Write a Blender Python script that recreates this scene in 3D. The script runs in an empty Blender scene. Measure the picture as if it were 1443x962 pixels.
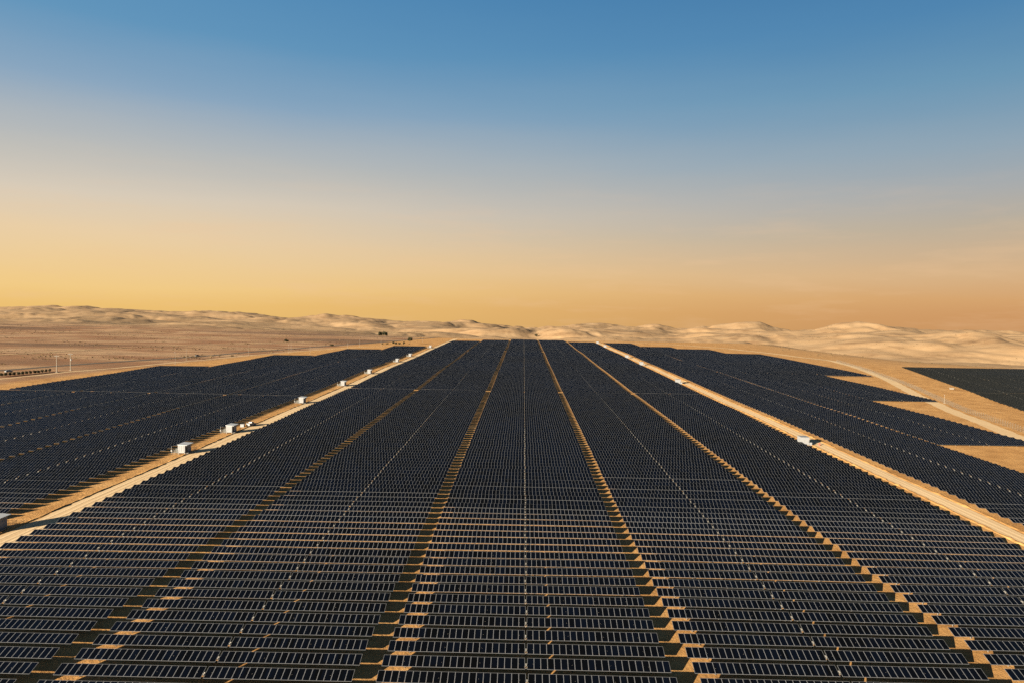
import bpy, math, random
import numpy as np
from mathutils import Vector, Matrix

R = math.radians
rng = np.random.default_rng(7)
random.seed(7)
scene = bpy.context.scene
COL = scene.collection

# ------------------------------------------------------------------ camera
CAM_X, CAM_Z = -1.3, 53.8
cam_d = bpy.data.cameras.new('camera')
cam_d.sensor_width = 36.0
cam_d.lens = 24.0
cam_d.clip_start = 0.5
cam_d.clip_end = 40000.0
cam = bpy.data.objects.new('camera', cam_d)
COL.objects.link(cam)
cam.matrix_world = (Matrix.Translation((CAM_X, 0, CAM_Z)) @ Matrix.Rotation(R(0.934), 4, 'Z')
                    @ Matrix.Rotation(R(90 - 2.771), 4, 'X') @ Matrix.Rotation(R(0.949), 4, 'Z'))
scene.camera = cam

# ------------------------------------------------------------------ light
SUN_EL, SUN_AZ = 13.1, 46.0            # light travels towards +Y, turned SUN_AZ degrees to +X
scene.view_settings.view_transform = 'Standard'
scene.view_settings.look = 'None'
scene.view_settings.exposure = 2.3
scene.view_settings.gamma = 1.0
scene.view_settings.use_curve_mapping = False
EXPO = 2.0 ** scene.view_settings.exposure

sun_d = bpy.data.lights.new('sun', 'SUN')
sun_d.energy = 5.0
sun_d.angle = R(0.53)
sun_d.color = (1.0, 0.82, 0.58)
sun = bpy.data.objects.new('sun', sun_d)
COL.objects.link(sun)
ldir = Vector((math.sin(R(SUN_AZ)) * math.cos(R(SUN_EL)), math.cos(R(SUN_AZ)) * math.cos(R(SUN_EL)), -math.sin(R(SUN_EL))))
sun.rotation_euler = ldir.to_track_quat('-Z', 'Y').to_euler()
sun.location = (0, 0, 200)

def lin(c):
    return tuple(((v / 255) / 12.92 if v / 255 <= .04045 else ((v / 255 + .055) / 1.055) ** 2.4) for v in c)

world = bpy.data.worlds.new('World')
scene.world = world
world.use_nodes = True
nt = world.node_tree
nt.nodes.clear()
N = nt.nodes.new
L = nt.links.new
wout = N('ShaderNodeOutputWorld')
bg = N('ShaderNodeBackground')
bg.inputs['Strength'].default_value = 0.1
sky = N('ShaderNodeTexSky')
sky.sky_type = 'NISHITA'
sky.sun_disc = False
sky.sun_elevation = R(SUN_EL)
sky.sun_rotation = R(180 + SUN_AZ)
sky.dust_density = 3.0
tc = N('ShaderNodeTexCoord')
sep = N('ShaderNodeSeparateXYZ')
L(tc.outputs['Generated'], sep.inputs[0])
# thin uneven dust layers: shift the elevation a little with a long noise
wn = N('ShaderNodeTexNoise')
wn.inputs['Scale'].default_value = 2.2
wn.inputs['Detail'].default_value = 4.0
wmap = N('ShaderNodeMapping')
wmap.inputs['Scale'].default_value = (1.0, 1.0, 7.0)
L(tc.outputs['Generated'], wmap.inputs[0])
L(wmap.outputs[0], wn.inputs['Vector'])
sh = N('ShaderNodeMath'); sh.operation = 'MULTIPLY_ADD'
L(wn.outputs['Fac'], sh.inputs[0]); sh.inputs[1].default_value = 0.03; sh.inputs[2].default_value = -0.015
zz = N('ShaderNodeMath'); zz.operation = 'ADD'
L(sep.outputs['Z'], zz.inputs[0]); L(sh.outputs[0], zz.inputs[1])
mr = N('ShaderNodeMapRange')
L(zz.outputs[0], mr.inputs['Value'])
mr.inputs['From Min'].default_value = -0.1
mr.inputs['From Max'].default_value = 1.0
def ramp(stops):
    r = N('ShaderNodeValToRGB')
    r.color_ramp.interpolation = 'EASE' if False else 'LINEAR'
    el = r.color_ramp.elements
    while len(el) < len(stops):
        el.new(0.5)
    for e, (z, c) in zip(el, stops):
        e.position = (z + .1) / 1.1
        e.color = (*lin(c), 1)
    L(mr.outputs[0], r.inputs[0])
    return r
ZEN = [(.60, (42, 70, 100)), (1.0, (27, 34, 46))]
left = ramp([(-.1, (222, 176, 98)), (-.005, (239, 194, 116)), (.018, (243, 204, 134)), (.085, (233, 205, 164)),
             (.134, (216, 202, 182)), (.182, (190, 188, 182)), (.259, (138, 165, 189)), (.335, (95, 147, 185)), (.41, (77, 135, 180))] + ZEN)
right = ramp([(-.1, (176, 124, 80)), (-.003, (206, 151, 100)), (.02, (212, 161, 108)), (.05, (212, 173, 130)), (.104, (182, 167, 147)),
              (.153, (162, 164, 165)), (.2, (136, 158, 174)), (.277, (98, 144, 174)), (.348, (69, 125, 169)), (.41, (58, 115, 162))] + ZEN)
# the dust glow is yellower towards -X and browner towards +X
azf = N('ShaderNodeMapRange'); azf.interpolation_type = 'SMOOTHSTEP'
L(sep.outputs['X'], azf.inputs['Value'])
azf.inputs['From Min'].default_value = -0.62
azf.inputs['From Max'].default_value = 0.75
mx = N('ShaderNodeMix'); mx.data_type = 'RGBA'
L(azf.outputs[0], mx.inputs['Factor']); L(left.outputs[0], mx.inputs['A']); L(right.outputs[0], mx.inputs['B'])
cn = N('ShaderNodeTexNoise'); cn.inputs['Scale'].default_value = 3.0; cn.inputs['Detail'].default_value = 6.0; cn.inputs['Roughness'].default_value = .6
cmap = N('ShaderNodeMapping'); cmap.inputs['Scale'].default_value = (2.0, 2.0, 14.0)
L(tc.outputs['Generated'], cmap.inputs[0]); L(cmap.outputs[0], cn.inputs['Vector'])
cfac = N('ShaderNodeMapRange'); cfac.inputs['From Min'].default_value = .50; cfac.inputs['From Max'].default_value = .80; cfac.inputs['To Max'].default_value = .38
L(cn.outputs['Fac'], cfac.inputs['Value'])
cband = N('ShaderNodeMapRange'); cband.interpolation_type = 'SMOOTHSTEP'; cband.inputs['From Min'].default_value = .22; cband.inputs['From Max'].default_value = .03
L(sep.outputs['Z'], cband.inputs['Value'])
cmul = N('ShaderNodeMath'); cmul.operation = 'MULTIPLY'; L(cfac.outputs[0], cmul.inputs[0]); L(cband.outputs[0], cmul.inputs[1])
mxc = N('ShaderNodeMix'); mxc.data_type = 'RGBA'; mxc.inputs['B'].default_value = (*lin((238, 196, 152)), 1)
L(cmul.outputs[0], mxc.inputs['Factor']); L(mx.outputs['Result'], mxc.inputs['A'])
sc_ = N('ShaderNodeVectorMath'); sc_.operation = 'SCALE'
sc_.inputs['Scale'].default_value = 10.0 / EXPO
L(mxc.outputs['Result'], sc_.inputs[0])
mx2 = N('ShaderNodeMix'); mx2.data_type = 'RGBA'
mx2.inputs['Factor'].default_value = 0.02
L(sc_.outputs[0], mx2.inputs['A']); L(sky.outputs[0], mx2.inputs['B'])
L(mx2.outputs['Result'], bg.inputs['Color'])
L(bg.outputs[0], wout.inputs[0])

scene.render.engine = 'CYCLES'
scene.cycles.max_bounces = 5
scene.cycles.use_denoising = False

# ------------------------------------------------------------------ helpers
class MB:
    def __init__(s):
        s.v, s.f, s.m = [], [], []
    def quad(s, pts, m=0):
        n = len(s.v); s.v += [tuple(p) for p in pts]; s.f.append(tuple(range(n, n + len(pts)))); s.m.append(m)
    def box(s, c, d, m=0, rot=None):
        hx, hy, hz = d[0] / 2, d[1] / 2, d[2] / 2
        P = [Vector(p) for p in ((-hx, -hy, -hz), (hx, -hy, -hz), (hx, hy, -hz), (-hx, hy, -hz), (-hx, -hy, hz), (hx, -hy, hz), (hx, hy, hz), (-hx, hy, hz))]
        if rot is not None:
            P = [rot @ p for p in P]
        n = len(s.v); s.v += [(p.x + c[0], p.y + c[1], p.z + c[2]) for p in P]
        for f in ((0, 3, 2, 1), (4, 5, 6, 7), (0, 1, 5, 4), (1, 2, 6, 5), (2, 3, 7, 6), (3, 0, 4, 7)):
            s.f.append(tuple(n + i for i in f)); s.m.append(m)
    def tube(s, a, b, ra, rb=None, k=8, m=0):
        rb = ra if rb is None else rb
        a, b = Vector(a), Vector(b); d = (b - a).normalized()
        u = d.orthogonal().normalized(); w = d.cross(u); n = len(s.v)
        for p, r in ((a, ra), (b, rb)):
            for i in range(k):
                t = 2 * math.pi * i / k; q = p + (u * math.cos(t) + w * math.sin(t)) * r; s.v.append(tuple(q))
        for i in range(k):
            j = (i + 1) % k; s.f.append((n + i, n + j, n + k + j, n + k + i)); s.m.append(m)
        s.f.append(tuple(n + i for i in range(k))[::-1]); s.m.append(m)
        s.f.append(tuple(n + k + i for i in range(k))); s.m.append(m)
    def mesh(s, name, mats):
        me = bpy.data.meshes.new(name); me.from_pydata(s.v, [], s.f)
        for x in mats: me.materials.append(x)
        if len(mats) > 1: me.polygons.foreach_set('material_index', s.m)
        me.update(); return me
    def build(s, name, mats, parent=None, loc=None):
        return obj(name, s.mesh(name, mats if isinstance(mats, list) else [mats]), parent, loc)

def obj(name, me, parent=None, loc=None, rot=None):
    o = bpy.data.objects.new(name, me); COL.objects.link(o)
    if parent is not None: o.parent = parent
    if loc is not None: o.location = loc
    if rot is not None: o.rotation_euler = rot
    return o

def tag(o, label=None, cat=None, group=None, kind=None):
    if label: o['label'] = label
    if cat: o['category'] = cat
    if group: o['group'] = group
    if kind: o['kind'] = kind
    return o

def thing(name, loc, rz, label, cat, group=None):
    o = obj(name, None, None, loc, (0, 0, rz)); o.empty_display_size = .5
    return tag(o, label, cat, group)

def copy_tree(o, parent=None):
    c = o.copy(); COL.objects.link(c)
    if parent is not None: c.parent = parent
    for ch in o.children: copy_tree(ch, c)
    return c

# ------------------------------------------------------------------ materials
def mat(name, color, rough=.7, metal=0.0, spec=.5, vary=0.0, scale=3.0):
    m = bpy.data.materials.new(name); m.use_nodes = True
    t = m.node_tree; b = t.nodes['Principled BSDF']
    b.inputs['Base Color'].default_value = (*color, 1); b.inputs['Roughness'].default_value = rough
    b.inputs['Metallic'].default_value = metal; b.inputs['Specular IOR Level'].default_value = spec
    if vary:
        g = t.nodes.new('ShaderNodeNewGeometry'); n = t.nodes.new('ShaderNodeTexNoise'); n.inputs['Scale'].default_value = scale
        n.inputs['Detail'].default_value = 5
        t.links.new(g.outputs['Position'], n.inputs['Vector'])
        x = t.nodes.new('ShaderNodeMix'); x.data_type = 'RGBA'
        x.inputs['A'].default_value = (*[c * (1 - vary) for c in color], 1); x.inputs['B'].default_value = (*[min(1, c * (1 + vary)) for c in color], 1)
        t.links.new(n.outputs['Fac'], x.inputs['Factor']); t.links.new(x.outputs['Result'], b.inputs['Base Color'])
    return m

def glass_mat(name, dark, blue, spec=.17):
    m = bpy.data.materials.new(name); m.use_nodes = True
    t = m.node_tree; b = t.nodes['Principled BSDF']
    b.inputs['Roughness'].default_value = .16
    b.inputs['Specular IOR Level'].default_value = spec
    g = t.nodes.new('ShaderNodeNewGeometry')
    mp = t.nodes.new('ShaderNodeMapping'); mp.inputs['Scale'].default_value = (.010, .006, 0)
    t.links.new(g.outputs['Position'], mp.inputs[0])
    n = t.nodes.new('ShaderNodeTexNoise'); n.inputs['Scale'].default_value = 1; n.inputs['Detail'].default_value = 2
    t.links.new(mp.outputs[0], n.inputs['Vector'])
    sn = t.nodes.new('ShaderNodeVectorMath'); sn.operation = 'SNAP'; sn.inputs[1].default_value = (1.0075, 4.47, 50)
    t.links.new(g.outputs['Position'], sn.inputs[0])
    wn_ = t.nodes.new('ShaderNodeTexWhiteNoise'); wn_.noise_dimensions = '3D'; t.links.new(sn.outputs[0], wn_.inputs['Vector'])
    ad = t.nodes.new('ShaderNodeMath'); ad.operation = 'MULTIPLY_ADD'; ad.inputs[1].default_value = .34
    t.links.new(wn_.outputs['Value'], ad.inputs[0]); t.links.new(n.outputs['Fac'], ad.inputs[2])
    mrn = t.nodes.new('ShaderNodeMapRange'); mrn.inputs['From Min'].default_value = .48; mrn.inputs['From Max'].default_value = .86
    t.links.new(ad.outputs[0], mrn.inputs['Value'])
    x = t.nodes.new('ShaderNodeMix'); x.data_type = 'RGBA'
    x.inputs['A'].default_value = (*dark, 1); x.inputs['B'].default_value = (*blue, 1)
    t.links.new(mrn.outputs[0], x.inputs['Factor']); t.links.new(x.outputs['Result'], b.inputs['Base Color'])
    return m

M_glass = glass_mat('module_glass', (.0012, .0014, .0018), (.0013, .0023, .0056), .18)
M_glass2 = glass_mat('thin_film_glass', (.0070, .0073, .0056), (.0082, .0084, .0064), .09)
M_frame = mat('aluminium_frame', (.092, .102, .122), .5, 0, .3)
M_back = mat('module_backsheet', (.10, .10, .105), .7)
M_steel = mat('galvanised_steel', (.17, .17, .168), .55, .3, .4, .2, 8)
M_zinc = mat('dull_zinc_wire', (.10, .098, .09), .7, 0, .2)
M_white = mat('white_paint', (.155, .168, .19), .5, 0, .4, .14, 1.2)
M_grey = mat('grey_paint', (.15, .16, .17), .55, 0, .5, .1, 2)
M_tank = mat('transformer_green', (.05, .055, .052), .6, 0, .3, .2, 3)
M_dark = mat('dark_paint', (.03, .032, .036), .5)
M_box = mat('controller_box', (.14, .14, .137), .5, 0, .4)
M_roof = mat('roof_sheet', (.30, .33, .37), .45, 0, .5, .08, 2)
M_rubber = mat('black_rubber', (.02, .02, .02), .8)
M_carglass = mat('car_glass', (.02, .025, .03), .1)
M_red = mat('red_paint', (.32, .04, .03), .5)
M_bark = mat('bark', (.10, .07, .045), .9, 0, .2, .3, 3)
M_leaf = mat('acacia_leaf', (.020, .021, .010), .8, 0, .2, .45, 1.2)
M_scrub = mat('dry_scrub', (.085, .062, .034), .9, 0, .1, .4, .2)
M_conc = mat('concrete', (.16, .145, .125), .85, 0, .3, .15, .8)
M_wood = mat('weathered_wood', (.16, .10, .065), .85, 0, .2, .3, 2)

# ------------------------------------------------------------------ noise on arrays
def perlin(x, y, seed):
    r = np.random.default_rng(seed); p = r.permutation(256); p = np.concatenate([p, p])
    ang = r.random(256) * 2 * np.pi; gx, gy = np.cos(ang), np.sin(ang)
    xi = np.floor(x).astype(int); yi = np.floor(y).astype(int); xf, yf = x - xi, y - yi
    u = xf ** 3 * (xf * (xf * 6 - 15) + 10); v = yf ** 3 * (yf * (yf * 6 - 15) + 10)
    def g(ix, iy, dx, dy):
        h = p[(p[ix & 255] + iy) & 255]; return gx[h] * dx + gy[h] * dy
    a = g(xi, yi, xf, yf); b = g(xi + 1, yi, xf - 1, yf); c = g(xi, yi + 1, xf, yf - 1); d = g(xi + 1, yi + 1, xf - 1, yf - 1)
    return (a * (1 - u) + b * u) * (1 - v) + (c * (1 - u) + d * u) * v * 1.0
def fbm(x, y, seed, octv=4, gain=.5):
    s = 0; a = 1
    for i in range(octv):
        s = s + a * perlin(x * 2 ** i, y * 2 ** i, seed + i); a *= gain
    return s
def ridged(x, y, seed, octv=4, gain=.5):
    s = 0; a = 1; w = 1
    for i in range(octv):
        n = 1 - np.abs(perlin(x * 2 ** i, y * 2 ** i, seed + i)) * 2.0
        n = np.clip(n, 0, 1) ** 2 * w; s = s + a * n; w = np.clip(n * 1.6, 0, 1); a *= gain
    return s
def sstep(a, b, x):
    t = np.clip((x - a) / (b - a), 0, 1); return t * t * (3 - 2 * t)

# ------------------------------------------------------------------ terrain
SX = np.array([-2, -.80, -.73, -.60, -.44, -.30, -.20, -.12, -.04, .02, .10, .19, .28, .36, .45, .54, .64, .75, .85, 2])
DIP = np.array([8, 8, 7.5, 9, 13, 15.5, 18, 20, 22, 25, 21, 20.5, 20, 18, 16, 17, 19, 21.5, 24, 24.])
YR = np.array([3800, 3800, 3700, 3500, 3300, 3100, 2900, 2700, 2500, 2400, 2250, 2150, 2050, 2000, 1900, 1850, 1800, 1750, 1700, 1700.])
HILL_ADJ = np.zeros(181)
ADJ_S = np.linspace(-1, 1, 181)
def swell(x, y):                            # gentle rise and fall of the levelled field
    return .75 * perlin(x / 170 + 3.3, y / 120 + 1.7, 91) + .22 * perlin(x / 60, y / 47, 92)
def hills(x, y):
    yy = np.maximum(y, 1.0)
    s = np.clip((x - CAM_X) / yy, -1.9, 1.9)
    yr = np.interp(s, SX, YR); dip = np.interp(s, SX, DIP)
    zr = CAM_Z - dip * yr / 962 + np.interp(s, ADJ_S, HILL_ADJ)
    t = yy / yr
    env = sstep(.40, 1.0, t) * zr
    env = np.where(t > 1, zr - (yy - yr) * .030, env)
    msk = np.maximum(np.maximum(sstep(1175, 1340, y), sstep(390, 560, x)), sstep(-420, -600, x))
    a = sstep(.38, .58, t) * (y > 0) * msk
    wx = x + 90 * fbm(x / 330, y / 330, 31, 3); wy = y + 90 * fbm(x / 330 + 9, y / 330 + 4, 37, 3)
    # rounded spurs cut by gullies
    b1 = np.abs(perlin(wx / 560, wy / 430, 3)) * 1.9
    b2 = np.abs(perlin(wx / 185, wy / 170, 11)) * 1.8
    b3 = np.abs(perlin(wx / 70, wy / 70, 19)) * 1.7
    b4 = np.abs(perlin(wx / 32, wy / 32, 23)) * 1.7
    shp = np.clip(b1, 0, 1.2) ** .85 * .60 + np.clip(b2, 0, 1.2) * .27 * (.35 + b1) + b3 * .10 * (.4 + b1) + b4 * .03
    z = env * msk + a * (shp - .80) * (38 + 12 * sstep(.55, 1.0, t)) * (.78 + .22 * sstep(-.35, .25, s))
    plain = fbm(x / 200, y / 150, 51, 5) * 3.2 * sstep(1150, 1500, np.hypot(x, y)) * (1 - a)
    far = np.where(y > 0, 0, 0)
    return np.where(y > 0, z + plain + swell(x, y), 0.0), a, t

ang_f = np.radians(np.arange(-43, 43.01, .11))
ang_c = np.radians(np.arange(48, 312.1, 6.0))
ANG = np.concatenate([ang_f, ang_c])
rr = [0.01] + list(np.arange(40, 500, 9.0))
r_ = 500.0
while r_ < 4600: rr.append(r_); r_ *= 1.0064
while r_ < 16000: rr.append(r_); r_ *= 1.06
RR = np.array(rr)
A_, R_ = np.meshgrid(ANG, RR)
GX = R_ * np.sin(A_); GY = R_ * np.cos(A_)
nf = len(ang_f)
for it in range(3):                                     # set the ridge heights so that the skyline sits at the right dip
    z, _, _ = hills(GX[:, :nf:4], GY[:, :nf:4])
    dipa = (CAM_Z - z) / np.maximum(GY[:, :nf:4], 1) * 962
    dipa[RR < 900] = 1e3
    act = dipa.min(0); s_ = np.tan(ang_f[::4]); k = np.ones(31) / 31
    want = np.interp(s_, SX, DIP); err = np.convolve(np.pad(act - want, 15, 'edge'), k, 'valid')
    HILL_ADJ = HILL_ADJ + np.interp(ADJ_S, s_, err * np.interp(s_, SX, YR) / 962) * .9
GZ, HA, HT = hills(GX, GY)
rad = np.hypot(GX, GY)
nr, na = GX.shape
verts = np.stack([GX, GY, GZ], -1).reshape(-1, 3)
ii, jj = np.meshgrid(np.arange(nr - 1), np.arange(na), indexing='ij')
j2 = (jj + 1) % na
faces = np.stack([ii * na + jj, ii * na + j2, (ii + 1) * na + j2, (ii + 1) * na + jj], -1).reshape(-1, 4)[:, ::-1]
def np_mesh(name, v, f, mats, mi=None, smooth=False):
    me = bpy.data.meshes.new(name)
    v = np.ascontiguousarray(v, np.float32); f = np.ascontiguousarray(f, np.int32); k = f.shape[1]
    me.vertices.add(len(v)); me.vertices.foreach_set('co', v.ravel())
    me.loops.add(f.size); me.loops.foreach_set('vertex_index', f.ravel())
    me.polygons.add(len(f)); me.polygons.foreach_set('loop_start', np.arange(0, f.size, k, dtype=np.int32))
    for x in mats: me.materials.append(x)
    if mi is not None: me.polygons.foreach_set('material_index', np.ascontiguousarray(mi, np.int32))
    me.update(calc_edges=True)
    me.polygons.foreach_set('use_smooth', np.full(len(f), smooth))
    return me

def ground_mat():
    m = bpy.data.materials.new('desert_soil'); m.use_nodes = True
    t = m.node_tree; b = t.nodes['Principled BSDF']; n = t.nodes.new; l = t.links.new
    b.inputs['Roughness'].default_value = .95; b.inputs['Specular IOR Level'].default_value = .1
    g = n('ShaderNodeNewGeometry')
    def noise(scale, detail, rough=.55):
        mp = n('ShaderNodeMapping'); mp.inputs['Scale'].default_value = scale; l(g.outputs['Position'], mp.inputs[0])
        x = n('ShaderNodeTexNoise'); x.inputs['Scale'].default_value = 1; x.inputs['Detail'].default_value = detail; x.inputs['Roughness'].default_value = rough
        l(mp.outputs[0], x.inputs['Vector']); return x
    def rampn(src, stops):
        r = n('ShaderNodeValToRGB'); el = r.color_ramp.elements
        while len(el) < len(stops): el.new(.5)
        for e, (p, c) in zip(el, stops): e.position = p; e.color = (*c, 1)
        l(src, r.inputs[0]); return r
    def mixc(fac, a, bb, blend='MIX'):
        x = n('ShaderNodeMix'); x.data_type = 'RGBA'; x.blend_type = blend
        if isinstance(fac, float): x.inputs['Factor'].default_value = fac
        else: l(fac, x.inputs['Factor'])
        for s, v in (('A', a), ('B', bb)):
            if isinstance(v, tuple): x.inputs[s].default_value = (*v, 1)
            else: l(v, x.inputs[s])
        return x.outputs['Result']
    # field soil, plain soil (bands of reddish and grey-brown crust), hill chalk
    fld = rampn(noise((.10, .10, .10), 8, .65).outputs['Fac'], [(.3, (.245, .128, .045)), (.55, (.355, .203, .078)), (.75, (.42, .262, .115))]).outputs[0]
    pl = rampn(noise((.0014, .0055, 0), 6, .55).outputs['Fac'], [(.36, (.10, .062, .04)), (.43, (.19, .100, .054)), (.48, (.31, .205, .12)), (.52, (.17, .080, .041)), (.57, (.32, .215, .13)), (.64, (.13, .078, .05))]).outputs[0]
    pl2 = mixc(rampn(noise((.03, .06, 0), 6, .7).outputs['Fac'], [(.45, (0, 0, 0)), (.7, (1, 1, 1))]).outputs[0], pl, (.17, .11, .07))
    hl = rampn(noise((.012, .02, .06), 8, .68).outputs['Fac'], [(.30, (.15, .095, .053)), (.46, (.235, .160, .092)), (.70, (.275, .197, .120))]).outputs[0]
    at = n('ShaderNodeAttribute'); at.attribute_name = 'soil'; sp = n('ShaderNodeSeparateColor'); l(at.outputs['Color'], sp.inputs[0])
    c = mixc(sp.outputs['Red'], fld, pl2)
    c = mixc(sp.outputs['Green'], c, hl)
    gr = rampn(noise((.9, .9, .9), 6, .7).outputs['Fac'], [(.3, (.82, .82, .82)), (.7, (1.12, 1.12, 1.12))]).outputs[0]
    c = mixc(1.0, c, gr, 'MULTIPLY')
    l(c, b.inputs['Base Color'])
    bp = n('ShaderNodeBump'); bp.inputs['Strength'].default_value = .5; bp.inputs['Distance'].default_value = .25
    l(noise((.7, .7, .7), 7, .65).outputs['Fac'], bp.inputs['Height'])
    bp2 = n('ShaderNodeBump'); bp2.inputs['Strength'].default_value = .5; bp2.inputs['Distance'].default_value = 1.6
    l(noise((.05, .05, .05), 6, .6).outputs['Fac'], bp2.inputs['Height'])
    l(bp2.outputs[0], bp.inputs['Normal'])
    mxn = n('ShaderNodeMix'); mxn.data_type = 'VECTOR'; l(sp.outputs['Green'], mxn.inputs['Factor'])
    bp3 = n('ShaderNodeBump'); bp3.inputs['Strength'].default_value = .7; bp3.inputs['Distance'].default_value = .22
    l(noise((1.3, 1.3, 1.3), 6, .65).outputs['Fac'], bp3.inputs['Height'])
    l(bp3.outputs[0], mxn.inputs['A']); l(bp.outputs[0], mxn.inputs['B']); l(mxn.outputs['Result'], b.inputs['Normal'])
    return m
M_ground = ground_mat()
gme = np_mesh('ground', verts, faces, [M_ground], smooth=True)
soil = np.zeros((verts.shape[0], 4), np.float32); soil[:, 3] = 1
X, Y = verts[:, 0], verts[:, 1]
out_l = sstep(-325, -345, X - np.interp(Y, [0, 450, 560, 1100], [0, 0, 12, 150]) * 1.0)
out_f = sstep(1180, 1260, Y)
soil[:, 0] = np.maximum(out_l, out_f)
soil[:, 1] = np.clip(HA.reshape(-1) * 1.1 + .55 * sstep(250, 500, X) * sstep(500, 900, Y), 0, 1)
ca = gme.color_attributes.new('soil', 'FLOAT_COLOR', 'POINT'); ca.data.foreach_set('color', soil.ravel())
ground = tag(obj('ground', gme), kind='structure')

def gz(x, y):
    return float(hills(np.array([float(x)]), np.array([float(y)]))[0][0])

# ------------------------------------------------------------------ roads
def strip(name, pts, w, m, dz=.05, step=5.0, wob=0.0, seed=0):
    P = [Vector((p[0], p[1], 0)) for p in pts]; Q = []
    for a, b in zip(P[:-1], P[1:]):
        k = max(1, int((b - a).length / step))
        for i in range(k): Q.append(a.lerp(b, i / k))
    Q.append(P[-1])
    for _ in range(4):
        Q = [Q[0]] + [(Q[i - 1] + Q[i] * 2 + Q[i + 1]) / 4 for i in range(1, len(Q) - 1)] + [Q[-1]]
    r = random.Random(seed); v = []; f = []
    for i, q in enumerate(Q):
        d = (Q[min(i + 1, len(Q) - 1)] - Q[max(i - 1, 0)]).normalized(); nn = Vector((-d.y, d.x, 0))
        wl, wr = w / 2 + r.uniform(-wob, wob), w / 2 + r.uniform(-wob, wob)
        for o_ in (wl, -wr):
            p = q + nn * o_; v.append((p.x, p.y, dz))
        if i: n = 2 * i; f.append((n - 2, n - 1, n + 1, n))
    v = np.array(v); v[:, 2] += hills(v[:, 0], v[:, 1])[0]
    return tag(obj(name, np_mesh(name, v, np.array(f), [m])), kind='structure')

def road_mat(name, a, b_, c):
    m = bpy.data.materials.new(name); m.use_nodes = True
    t = m.node_tree; b = t.nodes['Principled BSDF']; n = t.nodes.new; l = t.links.new
    b.inputs['Roughness'].default_value = .95; b.inputs['Specular IOR Level'].default_value = .1
    g = n('ShaderNodeNewGeometry')
    def nz(s, d):
        mp = n('ShaderNodeMapping'); mp.inputs['Scale'].default_value = s; l(g.outputs['Position'], mp.inputs[0])
        x = n('ShaderNodeTexNoise'); x.inputs['Scale'].default_value = 1; x.inputs['Detail'].default_value = d; x.inputs['Roughness'].default_value = .65
        l(mp.outputs[0], x.inputs['Vector']); return x
    r = n('ShaderNodeValToRGB'); el = r.color_ramp.elements; el.new(.5)
    for e, (p, cc) in zip(el, ((.3, a), (.5, b_), (.72, c))): e.position = p; e.color = (*cc, 1)
    l(nz((1.3, .014, .5), 8).outputs['Fac'], r.inputs[0]); l(r.outputs[0], b.inputs['Base Color'])
    bp = n('ShaderNodeBump'); bp.inputs['Strength'].default_value = .35; bp.inputs['Distance'].default_value = .08
    l(nz((1.5, 1.5, 1.5), 6).outputs['Fac'], bp.inputs['Height']); l(bp.outputs[0], b.inputs['Normal'])
    return m
M_road = road_mat('crushed_limestone', (.33, .235, .13), (.46, .345, .21), (.52, .405, .26))
M_track = road_mat('pale_dirt', (.31, .22, .125), (.44, .33, .20), (.49, .38, .24))
M_asph = road_mat('old_asphalt', (.065, .055, .05), (.085, .075, .065), (.11, .095, .08))

strip('service_road', [(-117.2, 60), (-117.2, 1165)], 7.2, M_road, wob=.3, seed=1)
strip('service_road', [(121.4, 60), (121.4, 1130)], 5.4, M_road, wob=.35, seed=2)
strip('perimeter_road', [(190, 180), (218.4, 299.8), (230, 343), (239.5, 381), (253.5, 425), (262, 455), (306, 580), (338, 700), (352, 790), (330, 900), (300, 1010), (240, 1090), (120, 1160), (-60, 1180), (-117, 1168)], 7.6, M_track, wob=.4, seed=3)
strip('highway', [(-520, 200), (-460, 360), (-400, 512.6), (-387, 557), (-362, 616), (-325, 706), (-303, 777), (-266, 884), (-212, 1026), (-168, 1165), (-130, 1303), (-112, 1370)], 8.0, M_asph, dz=.15, seed=4)
strip('dirt_track', [(-395, 250), (-357, 457), (-350, 510), (-331, 562), (-305, 660), (-278, 745), (-245, 835), (-205, 900), (-165, 925), (-128, 905)], 4.0, M_track, wob=.4, seed=5)

M_rut = road_mat('packed_wheel_rut', (.47, .355, .22), (.54, .42, .27), (.58, .46, .30))
for i_, xr in enumerate((-119.0, -117.1, -115.4, 120.2, 122.1)):
    strip('wheel_rut', [(xr, 60)] + [(xr + random.uniform(-.35, .35), y_) for y_ in range(100, 1100, 60)] + [(xr, 1120)], .62, M_rut, dz=.075, wob=.13, seed=40 + i_)
def berm(x, y0, y1, seed):                   # loose windrow the grader left beside a road
    r = random.Random(seed); v, f = [], []; n_ = int((y1 - y0) / 2.0)
    for i in range(n_ + 1):
        y = y0 + (y1 - y0) * i / n_; h = .10 + .28 * r.random() * (.4 + .6 * abs(math.sin(i * .13 + seed))); w = .5 + r.random() * .6; xo = x + .3 * math.sin(i * .09 + seed) + r.uniform(-.12, .12)
        g = 0.0
        v += [(xo - w, y, g - .06), (xo - w * .35, y, g + h * .8), (xo + w * .3, y, g + h), (xo + w, y, g - .06)]
        if i:
            k = 4 * i
            f += [(k - 4 + j, k - 3 + j, k + 1 + j, k + j) for j in range(3)]
    v = np.array(v); v[:, 2] += np.repeat(hills(np.full(len(v) // 4, x), v[::4, 1])[0], 4)
    me_ = np_mesh('berm', v, np.array(f)[:, ::-1], [M_ground]); ca_2 = me_.color_attributes.new('soil', 'FLOAT_COLOR', 'POINT')
    ca_2.data.foreach_set('color', np.tile(np.array([0, 0, 0, 1], np.float32), len(v)))
    return tag(obj('berm', me_), kind='structure')
for i_, xr in enumerate((-121.6, 118.0, 125.0)): berm(xr, 70, 1110, i_ + 1)
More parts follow.
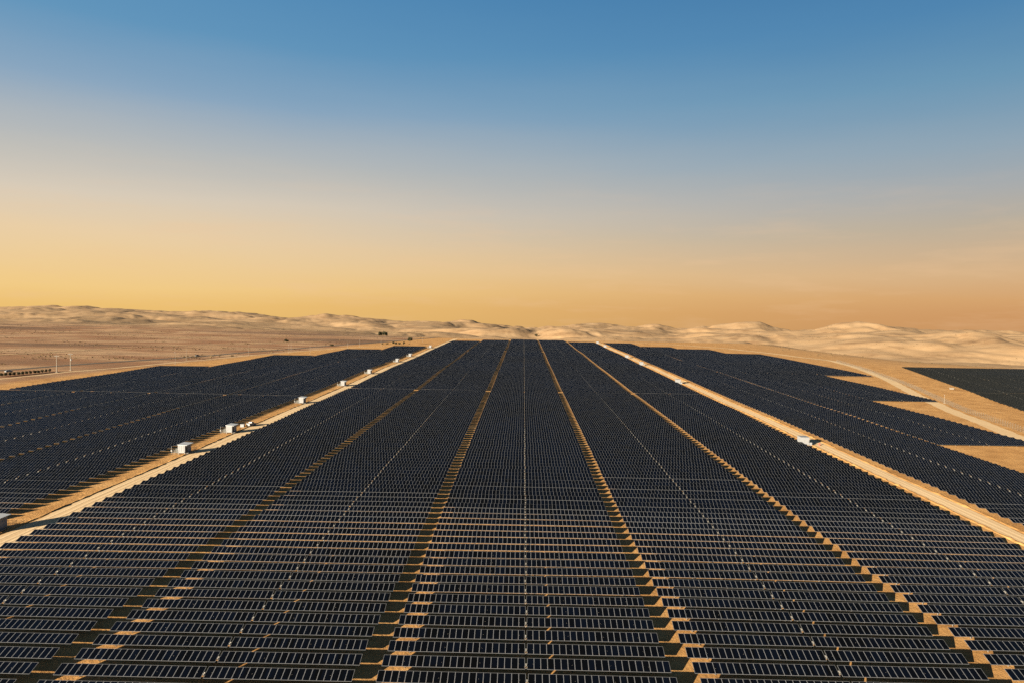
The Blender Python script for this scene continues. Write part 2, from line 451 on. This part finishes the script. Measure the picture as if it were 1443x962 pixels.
for k_, (pts_, w_) in enumerate([([(-900, 700), (-720, 830), (-640, 960), (-470, 1080), (-330, 1180), (-230, 1330)], 4.5), ([(-1100, 980), (-800, 1090), (-560, 1300), (-430, 1500), (-240, 1620)], 5.0),
                                  ([(-560, 560), (-505, 660), (-470, 800), (-380, 900), (-300, 1010)], 3.5), ([(-1500, 1500), (-1000, 1560), (-620, 1780), (-300, 1900)], 6.0)]):
    strip('dirt_track', pts_, w_, M_track, dz=.3, wob=.7, seed=20 + k_)
# ------------------------------------------------------------------ solar trackers
PITCH, CH, TILT, H0 = 4.47, 2.04, R(20.0), 1.08
NM, MW, GAP0 = 21, 1.0075, .17            # modules per wing, spacing along the row, half of the gap at the drive
HALF = GAP0 + NM * MW                      # half length of a tracker
POSTX = (-18.1, -12.55, -6.85, -1.06, 1.06, 6.85, 12.55, 18.1)

def module_mesh():
    b = MB(); w, c, t, fr = .992 / 2, CH / 2, .035, .040
    o_ = [(-w, -c), (w, -c), (w, c), (-w, c)]; i_ = [(-w + fr, -c + fr), (w - fr, -c + fr), (w - fr, c - fr), (-w + fr, c - fr)]
    for k in range(4):
        j = (k + 1) % 4
        b.quad([(*o_[k], 0), (*o_[j], 0), (*i_[j], 0), (*i_[k], 0)], 1)
        b.quad([(*o_[k], -t), (*o_[j], -t), (*o_[j], 0), (*o_[k], 0)], 1)
    b.quad([(*p, -.003) for p in i_], 0)
    b.quad([(*p, -t) for p in o_[::-1]], 2)
    return b.mesh('module', [M_glass, M_frame, M_back])
ME_module = module_mesh()

def wing_arrays(sign):                      # one wing: frame slab with a glass sheet in each module, in panel coordinates
    w, c, t, fr = .992 / 2, CH / 2, .035, .026
    x0, x1 = GAP0, HALF
    if sign < 0: x0, x1 = -HALF, -GAP0
    v = [(x0, -c, -t), (x1, -c, -t), (x1, c, -t), (x0, c, -t), (x0, -c, 0), (x1, -c, 0), (x1, c, 0), (x0, c, 0)]
    f = [(0, 3, 2, 1), (4, 5, 6, 7), (0, 1, 5, 4), (1, 2, 6, 5), (2, 3, 7, 6), (3, 0, 4, 7)]; m = [2, 1, 1, 1, 1, 1]
    for k in range(NM):
        xm = sign * (GAP0 + MW * (k + .5)); n = len(v)
        v += [(xm - w + fr, -c + fr, .006), (xm + w - fr, -c + fr, .006), (xm + w - fr, c - fr, .006), (xm - w + fr, c - fr, .006)]
        f.append((n, n + 1, n + 2, n + 3)); m.append(0)
    return np.array(v), np.array(f), np.array(m)
WING = {s: wing_arrays(s) for s in (-1, 1)}
ME_wing = {s: np_mesh('module_wing', WING[s][0], WING[s][1], [M_glass, M_frame, M_back], WING[s][2]) for s in (-1, 1)}

b = MB(); b.tube((-HALF + .05, 0, -.115), (HALF - .05, 0, -.115), .062, k=6); ME_tube = b.mesh('torque_tube', [M_steel])
b = MB()                                    # I-section driven post with a bearing cap
for dx in (-.05, .05): b.box((dx, 0, (H0 - .2) / 2 - .2), (.008, .10, H0 + .2), 0)
b.box((0, 0, (H0 - .2) / 2 - .2), (.092, .008, H0 + .2), 0)
b.box((0, 0, H0 - .17), (.10, .18, .05), 0); b.box((0, -.085, H0 - .10), (.08, .02, .16), 0); b.box((0, .085, H0 - .10), (.08, .02, .16), 0)
ME_post = b.mesh('post', [M_steel])
b = MB()                                    # slew drive with its motor can and a small white controller box on a plate
b.tube((-.075, 0, H0 - .10), (.075, 0, H0 - .10), .13, k=12, m=0)
b.tube((0, -.14, H0 - .20), (0, -.52, H0 - .26), .06, k=8, m=0)
b.box((0, -.40, H0 - .03), (.17, .18, .14), 1, Matrix.Rotation(TILT, 3, 'X'))
ME_drive = b.mesh('slew_drive', [M_steel, M_box])
b = MB(); b.box((0, 0, (H0 - .2) / 2 - .2), (.16, .16, H0 + .2), 0); ME_dpost = b.mesh('drive_post', [M_steel])

def row_ys(y0, y1, lanes):                 # lanes: (y, extra width) of the cross lanes between blocks of rows
    out = []; y = 94.5 - 6 * PITCH; lanes = list(lanes)
    while y <= y1:
        if lanes and y > lanes[0][0]: y += lanes.pop(0)[1]
        if y >= y0: out.append(y)
        y += PITCH
    return out
def visible(xc, y):
    if y < 86: return False
    lim = (y + 3) * .775 + 4
    return xc - HALF < lim - 2 and xc + HALF > -lim
S0 = 46.0
cols = []                                   # (centre x, near y, far y, cross aisles, label)
CENTRE = ['dark solar tracker in the column edging the sandy road with the railed cabins',
          'dark solar tracker one column in from the sandy road with the railed cabins',
          'dark solar tracker in the middle column of the main block between two roads',
          'dark solar tracker one column in from the road with small bare white cabins',
          'dark solar tracker in the column edging the road with small bare white cabins']
for k in range(-2, 3):
    cols.append((k * S0, 80, [1088, 1128, 1160, 1156, 1104][k + 2], [(437, 4.2), (846, 5.0)], CENTRE[k + 2], 0))
LEFT = ['dark solar tracker across the sandy road, directly behind the railed cabins',
        'dark solar tracker in the second column beyond the railed cabins',
        'dark solar tracker in the third column beyond the railed cabins',
        'dark solar tracker in the outermost column towards the highway']
for k, fy in enumerate((905, 832, 708, 567)):
    cols.append((-130.2 - HALF - k * 44.5, 140, fy, [(393, 3.8), (640, 3.0)], LEFT[k], 1.7))
RIGHT = ['dark solar tracker beside the road, opposite the small bare white cabins',
         'dark solar tracker in the column ending at the nearest bare sand notch',
         'dark solar tracker in the column ending at the second sand notch',
         'dark solar tracker in the outermost column along the fenced perimeter road']
for k, (ny, fy) in enumerate(((150, 1085), (281, 995), (424, 952), (590, 868))):
    cols.append((126.6 + HALF + (0, 44.1, 87.4, 131.0)[k], ny, fy, [(594, 4.0)], RIGHT[k], 2.6))
trk = []
for ci, (xc, y0, y1, gaps, lab, off) in enumerate(cols):
    for y in row_ys(y0, y1, gaps):
        if visible(xc, y + off): trk.append((xc, y + off, lab, ci))
trk.sort(key=lambda q: math.hypot(q[1], q[0] * .6))
NEAR_N, MOD_Y = 300, 178.0
GROUPS = ['solar trackers beside the railed-cabin road', 'solar trackers one column in from the railed-cabin road', 'solar trackers of the middle column',
          'solar trackers one column in from the bare-cabin road', 'solar trackers beside the bare-cabin road']
for i in range(4): GROUPS.append(['solar trackers behind the railed cabins', 'solar trackers second beyond the cabins', 'solar trackers third beyond the cabins', 'solar trackers towards the highway'][i])
for i in range(4): GROUPS.append(['solar trackers opposite the bare cabins', 'solar trackers at the first notch', 'solar trackers at the second notch', 'solar trackers along the perimeter'][i])

def bed(xc, y):                             # ground height under a tracker and its slope along the row
    q = swell(np.array([xc - 18., xc, xc + 18.]), np.array([y, y, y]))
    return float(q.mean()), float(q[2] - q[0]) / 36.0
for n, (xc, y, lab, ci) in enumerate(trk[:NEAR_N]):
    a = TILT + R(random.gauss(0, .6))
    zc, sl = bed(xc, y)
    root = thing('solar_tracker', (xc + random.uniform(-.12, .12), y, zc + random.uniform(-.04, .04)), 0, lab, 'solar tracker', GROUPS[ci])
    root.rotation_euler = (0, -math.atan(sl), 0)
    if y < MOD_Y:
        for s in (-1, 1):
            for k in range(NM):
                obj('module', ME_module, root, (s * (GAP0 + MW * (k + .5)), 0, H0), (a + random.gauss(0, .0025), 0, 0))
    else:
        for s in (-1, 1):
            w_ = obj('module_wing', ME_wing[s], root, (0, 0, H0), (a, 0, 0)); w_['kind'] = 'stuff'
    obj('torque_tube', ME_tube, root, (0, 0, H0))
    for px in POSTX: obj('post', ME_post, root, (px, 0, 0))
    obj('drive_post', ME_dpost, root, (0, .02, 0))
    obj('slew_drive', ME_drive, root)

def stuff_field(name, lst, mats, label):
    pv, pf, pm = [], [], []; base = 0
    post = MB()
    for px in POSTX: post.box((px, 0, (H0 - .15) / 2), (.09, .09, H0 - .15))
    post.box((0, -.36, H0 - .04), (.14, .16, .12), 1); 
    parr = np.array(post.v); pfar = np.array(post.f); pmat = np.array([3] * 48 + [4] * 6)
    for xc, y in lst:
        a = TILT + R(random.gauss(0, .6)); ca_, sa_ = math.cos(a), math.sin(a); zc, sl = bed(xc, y); dz = zc + random.uniform(-.04, .04)
        for s in (-1, 1):
            v, f, m = WING[s]
            q = np.stack([v[:, 0] + xc, v[:, 1] * ca_ - v[:, 2] * sa_ + y, v[:, 1] * sa_ + v[:, 2] * ca_ + H0 + dz + v[:, 0] * sl], 1)
            pv.append(q); pf.append(f + base); pm.append(m); base += len(q)
        pv.append(parr + np.stack([np.full(len(parr), xc), np.full(len(parr), y), dz + parr[:, 0] * sl], 1)); pf.append(pfar + base); pm.append(pmat); base += len(parr)
    o = obj(name, np_mesh(name, np.concatenate(pv), np.concatenate(pf), mats, np.concatenate(pm)))
    return tag(o, label, 'solar farm', kind='stuff')
stuff_field('distant_solar_trackers', [(q[0], q[1]) for q in trk[NEAR_N:]], [M_glass, M_frame, M_back, M_steel, M_box],
            'far mass of dark solar tracker rows reaching to the foot of the hills')
fl = []
for y in row_ys(352, 700, [(470, 3.5), (575, 3.5)]):
    x0 = 279 + (y - 384) * .331 + 1.0
    x0 = round(x0 / MW) * MW
    for k in range(4):
        xc = x0 + HALF + k * (2 * HALF + .8)
        if xc - HALF < .79 * y + 10: fl.append((xc, y))
stuff_field('neighbouring_solar_trackers', fl, [M_glass2, mat('dull_frame', (.045, .047, .045), .6), M_back, M_steel, M_grey],
            'separate olive-black solar field beyond the wire fence and the bare strip')

# ------------------------------------------------------------------ cabins
def railed_cabin():
    t = obj('inverter_cabin', None)
    W_, D_, Z0, Z1 = 2.5, 4.6, .55, 3.35
    b = MB(); b.box((0, 0, (Z0 + Z1) / 2), (W_, D_, Z1 - Z0)); 
    for y in (-D_ / 2 - .02, ):
        for x in (-.8, 0, .8): b.box((x, y, (Z0 + Z1) / 2), (.05, .04, Z1 - Z0 - .1))
    body = b.build('body', M_white, t)
    b = MB(); b.box((.35, 0, Z1 + .09), (W_ + 1.0, D_ + .5, .14), 0, Matrix.Rotation(R(3), 3, 'Y')); b.build('roof', M_roof, t)
    b = MB(); b.box((W_ / 2 + .02, -.9, Z0 + 1.1), (.05, 1.1, 2.1)); d = b.build('door', M_dark, t)
    b = MB(); b.box((W_ / 2 + .07, -.5, Z0 + 1.05), (.05, .04, .22)); b.build('handle', M_steel, d)
    b = MB(); b.box((.0, -D_ / 2 - .05, Z0 + .35), (W_ - .3, .04, .35)); b.build('vent_grille', M_grey, t)
    b = MB()
    for k in range(6): b.box((W_ / 2 + .03, 1.2, Z0 + 1.5 + k * .15), (.05, 1.2, .05))
    b.build('louvre', M_grey, t)
    for x in (-1.05, 1.05):
        for y in (-2.0, 0, 2.0):
            b = MB(); b.box((x, y, Z0 / 2), (.28, .28, Z0)); b.build('support_leg', M_conc, t)
    b = MB(); b.box((W_ / 2 + .55, -.6, Z0 - .05), (1.1, 2.6, .08)); pf_ = b.build('platform', M_steel, t)
    for k in range(3):
        b = MB(); b.box((W_ / 2 + .55, -2.05 - k * .28, Z0 - .17 - k * .17), (.9, .28, .04)); b.build('step', M_steel, pf_)
    # railing round a transformer yard behind and in front
    def rail(x0, y0, x1, y1, h=1.5, n=4):
        r_o = MB(); r_o.tube((x0, y0, h), (x1, y1, h), .035, k=6); r_o.tube((x0, y0, h * .55), (x1, y1, h * .55), .03, k=6)
        for i in range(n + 1):
            f_ = i / n; r_o.tube((x0 + (x1 - x0) * f_, y0 + (y1 - y0) * f_, 0), (x0 + (x1 - x0) * f_, y0 + (y1 - y0) * f_, h), .035, k=6)
        return r_o.build('railing', M_steel, t)
    rail(-1.2, -2.6, -3.3, -2.6); rail(-3.3, -2.6, -3.3, 3.6, n=7); rail(-3.3, 3.6, 2.6, 3.6, n=6); rail(2.6, 3.6, 2.6, 1.6, n=3)
    b = MB(); b.box((-2.3, .4, 1.0), (1.3, 2.2, 1.6))
    for k in range(7): b.box((-2.3, -.85 - .0, .5), (.01, .01, .01)) if False else b.box((-3.0, -.5 + k * .3, 1.0), (.12, .06, 1.3))
    tr = b.build('transformer', M_tank, t)
    for k in range(3):
        b = MB(); b.tube((-2.3, -.2 + k * .55, 1.8), (-2.3, -.2 + k * .55, 2.25), .09, .05, 8); b.build('bushing', M_bark, tr)
    b = MB(); b.tube((-3.3, -2.75, 0), (-3.3, -2.75, 3.1), .06, k=6); b.box((-3.3, -2.8, 1.4), (.45, .25, .6)); b.build('meter_post', M_grey, t)
    return t
cab = railed_cabin()
CL = [(-123.9, 153.5), (-122.3, 240.1), (-122.6, 280.3), (-121.6, 369.6), (-121.6, 455.2), (-121.7, 534.0), (-122.0, 654.0), (-122.3, 731.0), (-121.9, 888.0)]
for i, (x, y) in enumerate(CL):
    c = cab if i == 0 else copy_tree(cab)
    c.location = (x - .6, y + 2.3, gz(x, y + 2) - .03); c.rotation_euler = (0, 0, 0)
    tag(c, 'white inverter cabin with overhanging roof, dark door and side railings beside the sandy road', 'cabin', 'railed inverter cabins along the sandy road')
    if i == 2: tag(c, 'white railed inverter cabin with a white pickup parked just past it')
    if i == 8: tag(c, 'white railed inverter cabin at the road end by the umbrella-shaped acacia')

def bare_cabin():
    t = obj('equipment_cabin', None)
    b = MB(); b.box((0, 0, 1.75), (3.3, 4.0, 2.9)); b.build('body', M_white, t)
    b = MB(); b.box((0, 0, 3.27), (3.5, 4.2, .14)); b.build('roof', M_white, t)
    b = MB(); b.box((0, 0, .15), (3.1, 3.8, .3)); b.build('plinth', M_conc, t)
    b = MB(); b.box((-1.66, -1.15, 1.75), (.05, .10, 2.8)); b.build('corner_trim', M_grey, t)
    for x in (-.75, .75):
        b = MB(); b.box((x, -2.02, 1.55), (1.3, .05, 2.2)); d = b.build('door', M_white, t)
        b = MB(); b.box((x + .5, -2.06, 1.5), (.05, .05, .25)); b.build('handle', M_dark, d)
    b = MB(); b.box((2.35, -1.4, .65), (1.1, .9, 1.0)); b.box((2.35, -1.4, .08), (1.2, 1.0, .14)); b.build('cooling_unit', M_white, t)
    b = MB(); b.box((2.0, .6, .8), (.7, 2.0, 1.4)); b.build('switch_cabinet', M_grey, t)
    return t
bc = bare_cabin()
CR = [(114.7, 278.8), (114.6, 507.4), (116.4, 676.0), (116.4, 772.0), (117.0, 985.0), (117, 1085)]
for i, (x, y) in enumerate(CR):
    c = bc if i == 0 else copy_tree(bc)
    c.location = (x, y + 2, gz(x, y + 2) - .03)
    tag(c, 'small plain white equipment cabin on the verge of the road without railings', 'cabin', 'bare white cabins along the pale road')
    if i == 0: tag(c, 'small plain white equipment cabin with a red drum on the road beside it')
b = MB(); b.tube((0, 0, 0), (0, 0, .9), .3, k=14)
for z in (.3, .6): b.tube((0, 0, z - .02), (0, 0, z + .02), .32, k=14)
tag(b.build('oil_drum', M_red, None, (120.6, 279.0, gz(120.6, 279.0) + 0.02)), 'small red drum standing on the pale road by a cabin', 'drum')

# ------------------------------------------------------------------ vehicles
def car(name, loc, rz, paint, label, cat, pickup=False, group=None):
    t = thing(name, loc, rz, label, cat, group)
    Lx, Wy = 4.9, 1.85
    prof = [(-2.45, .45), (-2.45, 1.0), (-2.35, 1.05), (-.75 if pickup else -2.0, 1.05), (2.35, 1.0), (2.45, .85), (2.45, .45)]
    b = MB(); k = len(prof); n = 0
    for s in (-1, 1): b.v += [(x, s * Wy / 2, z) for x, z in prof]
    b.f.append(tuple(range(k))); b.f.append(tuple(range(k, 2 * k))[::-1]); b.m += [0, 0]
    for i in range(k): j = (i + 1) % k; b.f.append((i, i + k, j + k, j)); b.m.append(0)
    b.build('body', paint, t)
    x0, x1, x2, x3 = (-.8, -.6, .7, 1.35) if pickup else (-2.1, -1.7, .6, 1.35)
    b = MB(); q = [(x0, .86, 1.04), (x3, .86, 1.02), (x2, .72, 1.75), (x1, .72, 1.75)]
    v = [(x, s * y, z) for s in (-1, 1) for x, y, z in q]; b.v += v
    b.f += [(0, 1, 2, 3), (7, 6, 5, 4), (0, 4, 5, 1), (1, 5, 6, 2), (3, 7, 4, 0)]; b.m += [0] * 5
    b.build('window_band', M_carglass, t)
    b = MB(); b.box(((x1 + x2) / 2, 0, 1.77), (x2 - x1 + .05, 1.5, .06)); b.build('roof', paint, t)
    if pickup: b = MB(); b.box((-1.6, 0, 1.25), (1.6, 1.7, .4)); b.build('load_cover', M_white, t)
    for x in (-1.5, 1.5):
        for s in (-1, 1):
            b = MB(); b.tube((x, s * .95, .36), (x, s * .72, .36), .36, k=14); w_ = b.build('wheel', M_rubber, t)
            b = MB(); b.tube((x, s * .96, .36), (x, s * .93, .36), .2, k=10); b.build('rim', M_steel, w_)
    return t
car('pickup_truck', (-121.6, 299.5, gz(-121.6, 299.5) + 0.02), R(78), M_white, 'white pickup parked on the sandy verge just beyond a railed cabin', 'pickup', True)
car('car', (-332.5, 688.0, gz(-332.5, 688.0) + 0.2), R(66), M_dark, 'dark car driving along the grey highway', 'car')
car('car', (-386.0, 503.0, gz(-386.0, 503.0) + 0.03), R(70), M_white, 'white car parked on bare ground near the paired power poles', 'car')
b = MB(); b.box((0, 0, .6), (1.6, 1.2, 1.2)); b.box((0, 0, 1.24), (1.7, 1.3, .08)); tag(b.build('storage_box', M_white, None, (-124.2, 296.5, gz(-124.2, 296.5) + 0.0)), 'white storage box beside the parked white pickup', 'box')
b = MB(); b.box((0, 0, .5), (2.4, 1.6, 1.0)); b.box((0, 0, 1.03), (2.5, 1.7, .06)); tag(b.build('site_container', M_conc, None, (313.0, 503.0, gz(313.0, 503.0) + 0.0)), 'small white container alone on orange ground below the olive solar field', 'container')

# ------------------------------------------------------------------ poles
def power_pole(x, y, h, label, arm_rot):
    t = thing('power_pole', (x, y, gz(x, y)), arm_rot, label, 'power pole', 'paired power poles')
    b = MB(); b.tube((0, 0, -.5), (0, 0, h), .34, .22, 10); b.build('pole', M_conc, t)
    b = MB(); b.box((0, 0, h - .8), (3.6, .22, .22)); a_ = b.build('crossarm', M_steel, t)
    for q in (-1.6, 0, 1.6):
        b = MB(); b.tube((q, 0, h - .7), (q, 0, h - .2), .08, .05, 8); b.build('insulator', M_bark, a_)
    b = MB(); b.box((0, 0, .15), (1.6, 1.6, .3)); b.build('footing', M_conc, t)
power_pole(-354.4, 510, 13.2, 'thick pale concrete power pole with crossarm, standing free beside its twin', R(10))
power_pole(-355.2, 527, 13.4, 'pale concrete power pole with a transformer tank, beside its twin', R(10))
tt = bpy.data.objects[[o.name for o in bpy.data.objects if o.name.startswith('power_pole')][-1]]
b = MB(); b.tube((.5, 0, 7.6), (.5, 0, 8.9), .45, k=10); b.build('transformer_tank', M_grey, tt)

def mast(x, y, h, first=[]):
    if not first:
        t = obj('perimeter_mast', None)
        b = MB(); b.tube((0, 0, -.3), (0, 0, 1), .11, .055, 8); p = b.build('pole', M_conc, t); first.append((t, p))
        b = MB(); b.box((0, 0, .1), (.8, .8, .2)); b.build('footing', M_conc, t)
        b = MB(); b.box((.25, 0, 0), (.7, .08, .08)); b.box((.6, 0, -.05), (.35, .2, .16)); hd = b.build('camera_head', M_white, t)
        first[0] = t
    else:
        t = copy_tree(first[0])
    for c in t.children:
        if c.name.startswith('pole'): c.scale = (1.2, 1.2, h)
        if c.name.startswith('camera_head'): c.location = (0, 0, h - .3)
    t.location = (x, y, gz(x, y)); t.rotation_euler = (0, 0, random.uniform(0, 6))
    tag(t, 'slim pale mast with a small camera head along the outer edge of the solar farm', 'mast', 'slim masts round the solar farm')
for x, y in [(-308, 596), (-289, 710), (-261, 752), (-233, 738), (-222.8, 857), (-215.7, 891), (-196, 932), (-156, 1045), (-320, 640), (-275, 800)]:
    mast(x, y, random.uniform(9, 11.5))
mast(259.5, 424, 5.4)
t_m = [o for o in bpy.data.objects if o.name.startswith('perimeter_mast')][-1]
tag(t_m, 'short white mast standing in the line of the wire fence', 'mast')

# ------------------------------------------------------------------ perimeter fence
FP = [(205, 215), (231.7, 318.2), (238, 348.4), (246.5, 382.4), (259, 421), (286, 504.5), (304, 565), (334, 685), (350, 770)]
def poly_points(P, step):
    out = []; acc = 0; 
    for a, b_ in zip(P[:-1], P[1:]):
        a, b_ = Vector(a), Vector(b_); ln = (b_ - a).length
        d = acc
        while d < ln:
            out.append((a.lerp(b_, d / ln), math.atan2(b_.y - a.y, b_.x - a.x))); d += step
        acc = d - ln
    return out
fence = thing('wire_fence', (FP[0][0], FP[0][1], 0), 0, 'tall pale wire fence running along the perimeter road', 'fence')
off = Vector((FP[0][0], FP[0][1], 0))
b = MB(); b.tube((0, 0, -.2), (0, 0, 2.7), .04, k=6); b.tube((0, 0, 2.7), (.25, 0, 3.05), .045, k=6); ME_fp = b.mesh('fence_post', [M_zinc])
pp = poly_points(FP, 2.5)
for p, a in pp: obj('fence_post', ME_fp, fence, (p.x - off.x, p.y - off.y, gz(p.x, p.y)), (0, 0, a - math.pi / 2))
b = MB(); wr = MB()
for (p, a), (q, _) in zip(pp[:-1], pp[1:]):
    gp, gq = gz(p.x, p.y), gz(q.x, q.y)
    for z in (.15, 1.35, 2.6): b.tube((p.x - off.x, p.y - off.y, z + gp), (q.x - off.x, q.y - off.y, z + gq), .014, k=4)
    for k in range(1, 12):
        f_ = k / 12; x, y = p.x + (q.x - p.x) * f_ - off.x, p.y + (q.y - p.y) * f_ - off.y
        g0 = gp + (gq - gp) * f_; wr.quad([(x - .005, y, .1 + g0), (x + .005, y, .1 + g0), (x + .005, y, 2.6 + g0), (x - .005, y, 2.6 + g0)])
b.build('rail_wires', M_zinc, fence)['kind'] = 'stuff'
wr.build('wire_mesh', M_zinc, fence)['kind'] = 'stuff'

# ------------------------------------------------------------------ vegetation
def foliage(clumps, n, leaf, seed):
    r = np.random.default_rng(seed); v = []; f = []
    for (cx, cy, cz, rx, ry, rz) in clumps:
        for _ in range(n):
            d = r.normal(size=3); d /= np.linalg.norm(d); rad_ = r.random() ** .4
            c = np.array([cx, cy, cz]) + d * rad_ * np.array([rx, ry, rz]) * r.uniform(.75, 1.1)
            u = r.normal(size=3); u /= np.linalg.norm(u); w = np.cross(u, r.normal(size=3)); w /= np.linalg.norm(w)
            s = leaf * r.uniform(.6, 1.4); k = len(v)
            v += [c - u * s, c + w * s * .6, c + u * s, c - w * s * .6]; f.append((k, k + 1, k + 2, k + 3))
    return np.array(v), np.array(f)
def tree(name, x, y, h, w, trunk_h, label, cat='tree', seed=0, flat=.35, leaf=.35, n=70, group=None):
    r = random.Random(seed); t = thing(name, (x, y, gz(x, y)), 0, label, cat, group)
    b = MB(); b.tube((0, 0, -.4), (.1, 0, trunk_h), .05 * h * .55 + .06, .03 * h * .5 + .04, 8); cl = []
    for k in range(11):
        a = k * 2.4 + r.random(); d = w * .5 * r.uniform(.15, .72)
        z = trunk_h + (h - trunk_h) * r.uniform(.35, .85)
        p = (math.cos(a) * d, math.sin(a) * d, z)
        b.tube((.1, 0, trunk_h * .9), p, .03 * h * .4 + .03, .03, 6)
        cl.append((*p, w * r.uniform(.15, .26), w * r.uniform(.15, .26), (h - trunk_h) * flat * r.uniform(.7, 1.2)))
    b.build('trunk', M_bark, t)
    v, f = foliage(cl, n, leaf, seed); obj('crown', np_mesh('crown', v, f, [M_leaf]), t)
    return t
tree('acacia_tree', -303, 1437, 9.5, 12.5, 1.2, 'broad dark acacia touching its twin on the open plain beyond the highway', seed=1, leaf=.7, n=110, flat=.5, group='twin acacias beyond the highway')
tree('acacia_tree', -291, 1430, 8.6, 11.5, 1.2, 'broad dark acacia touching its twin on the open plain beyond the highway', seed=2, leaf=.7, n=110, flat=.5, group='twin acacias beyond the highway')
tree('acacia_tree', -164, 975, 9.4, 8.4, 4.0, 'umbrella-shaped dark acacia with bare trunk at the end of the cabin road', seed=3, flat=.34, leaf=.5, n=90)
for i, (x, y, h, w) in enumerate([(-187, 973, 3.2, 5), (-182, 966, 2.6, 4), (-176, 962, 3.0, 4), (-171, 968, 3.4, 3.2), (-194, 965, 1.6, 4), (-200, 960, 1.4, 3.5)]):
    tree('desert_shrub', x, y, h, w, .4, 'low dark shrub in the clump beside the umbrella-shaped acacia', 'shrub', seed=10 + i, flat=.5, n=40, group='shrubs beside the umbrella acacia')
for i, (x, y, h, w, lab) in enumerate([(-343, 980, 3.2, 7.5, 'dark rounded shrub standing alone between highway and red plain'), (-254, 896, 2.0, 6, 'low shrub on the bare verge between track and highway'),
                                       (33, 1800, 7, 13, 'dark tree clump at the foot of the pale hills behind the main block')]):
    tree('desert_shrub', x, y, h, w, .4, lab, 'shrub', seed=30 + i, flat=.5, n=60, leaf=.45)
for i in range(14):
    f_ = i / 13; tree('hedge_shrub', -369 + 8.5 * f_, 470 + 41 * f_, 2.2, 2.7, .3, 'dark upright shrub in the planted row leading to the power poles', 'shrub', seed=50 + i, flat=.5, n=26, leaf=.28, group='planted row of shrubs by the power poles')

# dry scrub scattered over plain and hills
r = np.random.default_rng(5); sv, sf = [], []; base = 0
th = r.uniform(-.68, .68, 40000); d = 700 * (1 + 2.2 * r.random(40000) ** 1.5); cx, cy = d * np.sin(th), d * np.cos(th)
ok = ~((cy < 1190) & (cx > -330 + .25 * (cy - 560)) & (cx < 370)) & ~((cx > 250) & (cy < 760)) & (perlin(cx / 120, cy / 70, 77) > .08)
cx, cy = cx[ok][:3000], cy[ok][:3000]; cz = hills(cx, cy)[0]
for x, y, z in zip(cx, cy, cz):
    s = r.uniform(.45, 1.5)
    v, f = foliage([(x, y, z + s * .35, s, s, s * .5)], 7, s * .45, int(r.integers(1e6)))
    sv.append(v); sf.append(f + base); base += len(v)
tag(obj('desert_scrub', np_mesh('desert_scrub', np.concatenate(sv), np.concatenate(sf), [M_scrub])), 'sparse dry scrub dotted over the plain and lower hill slopes', 'scrub', kind='stuff')
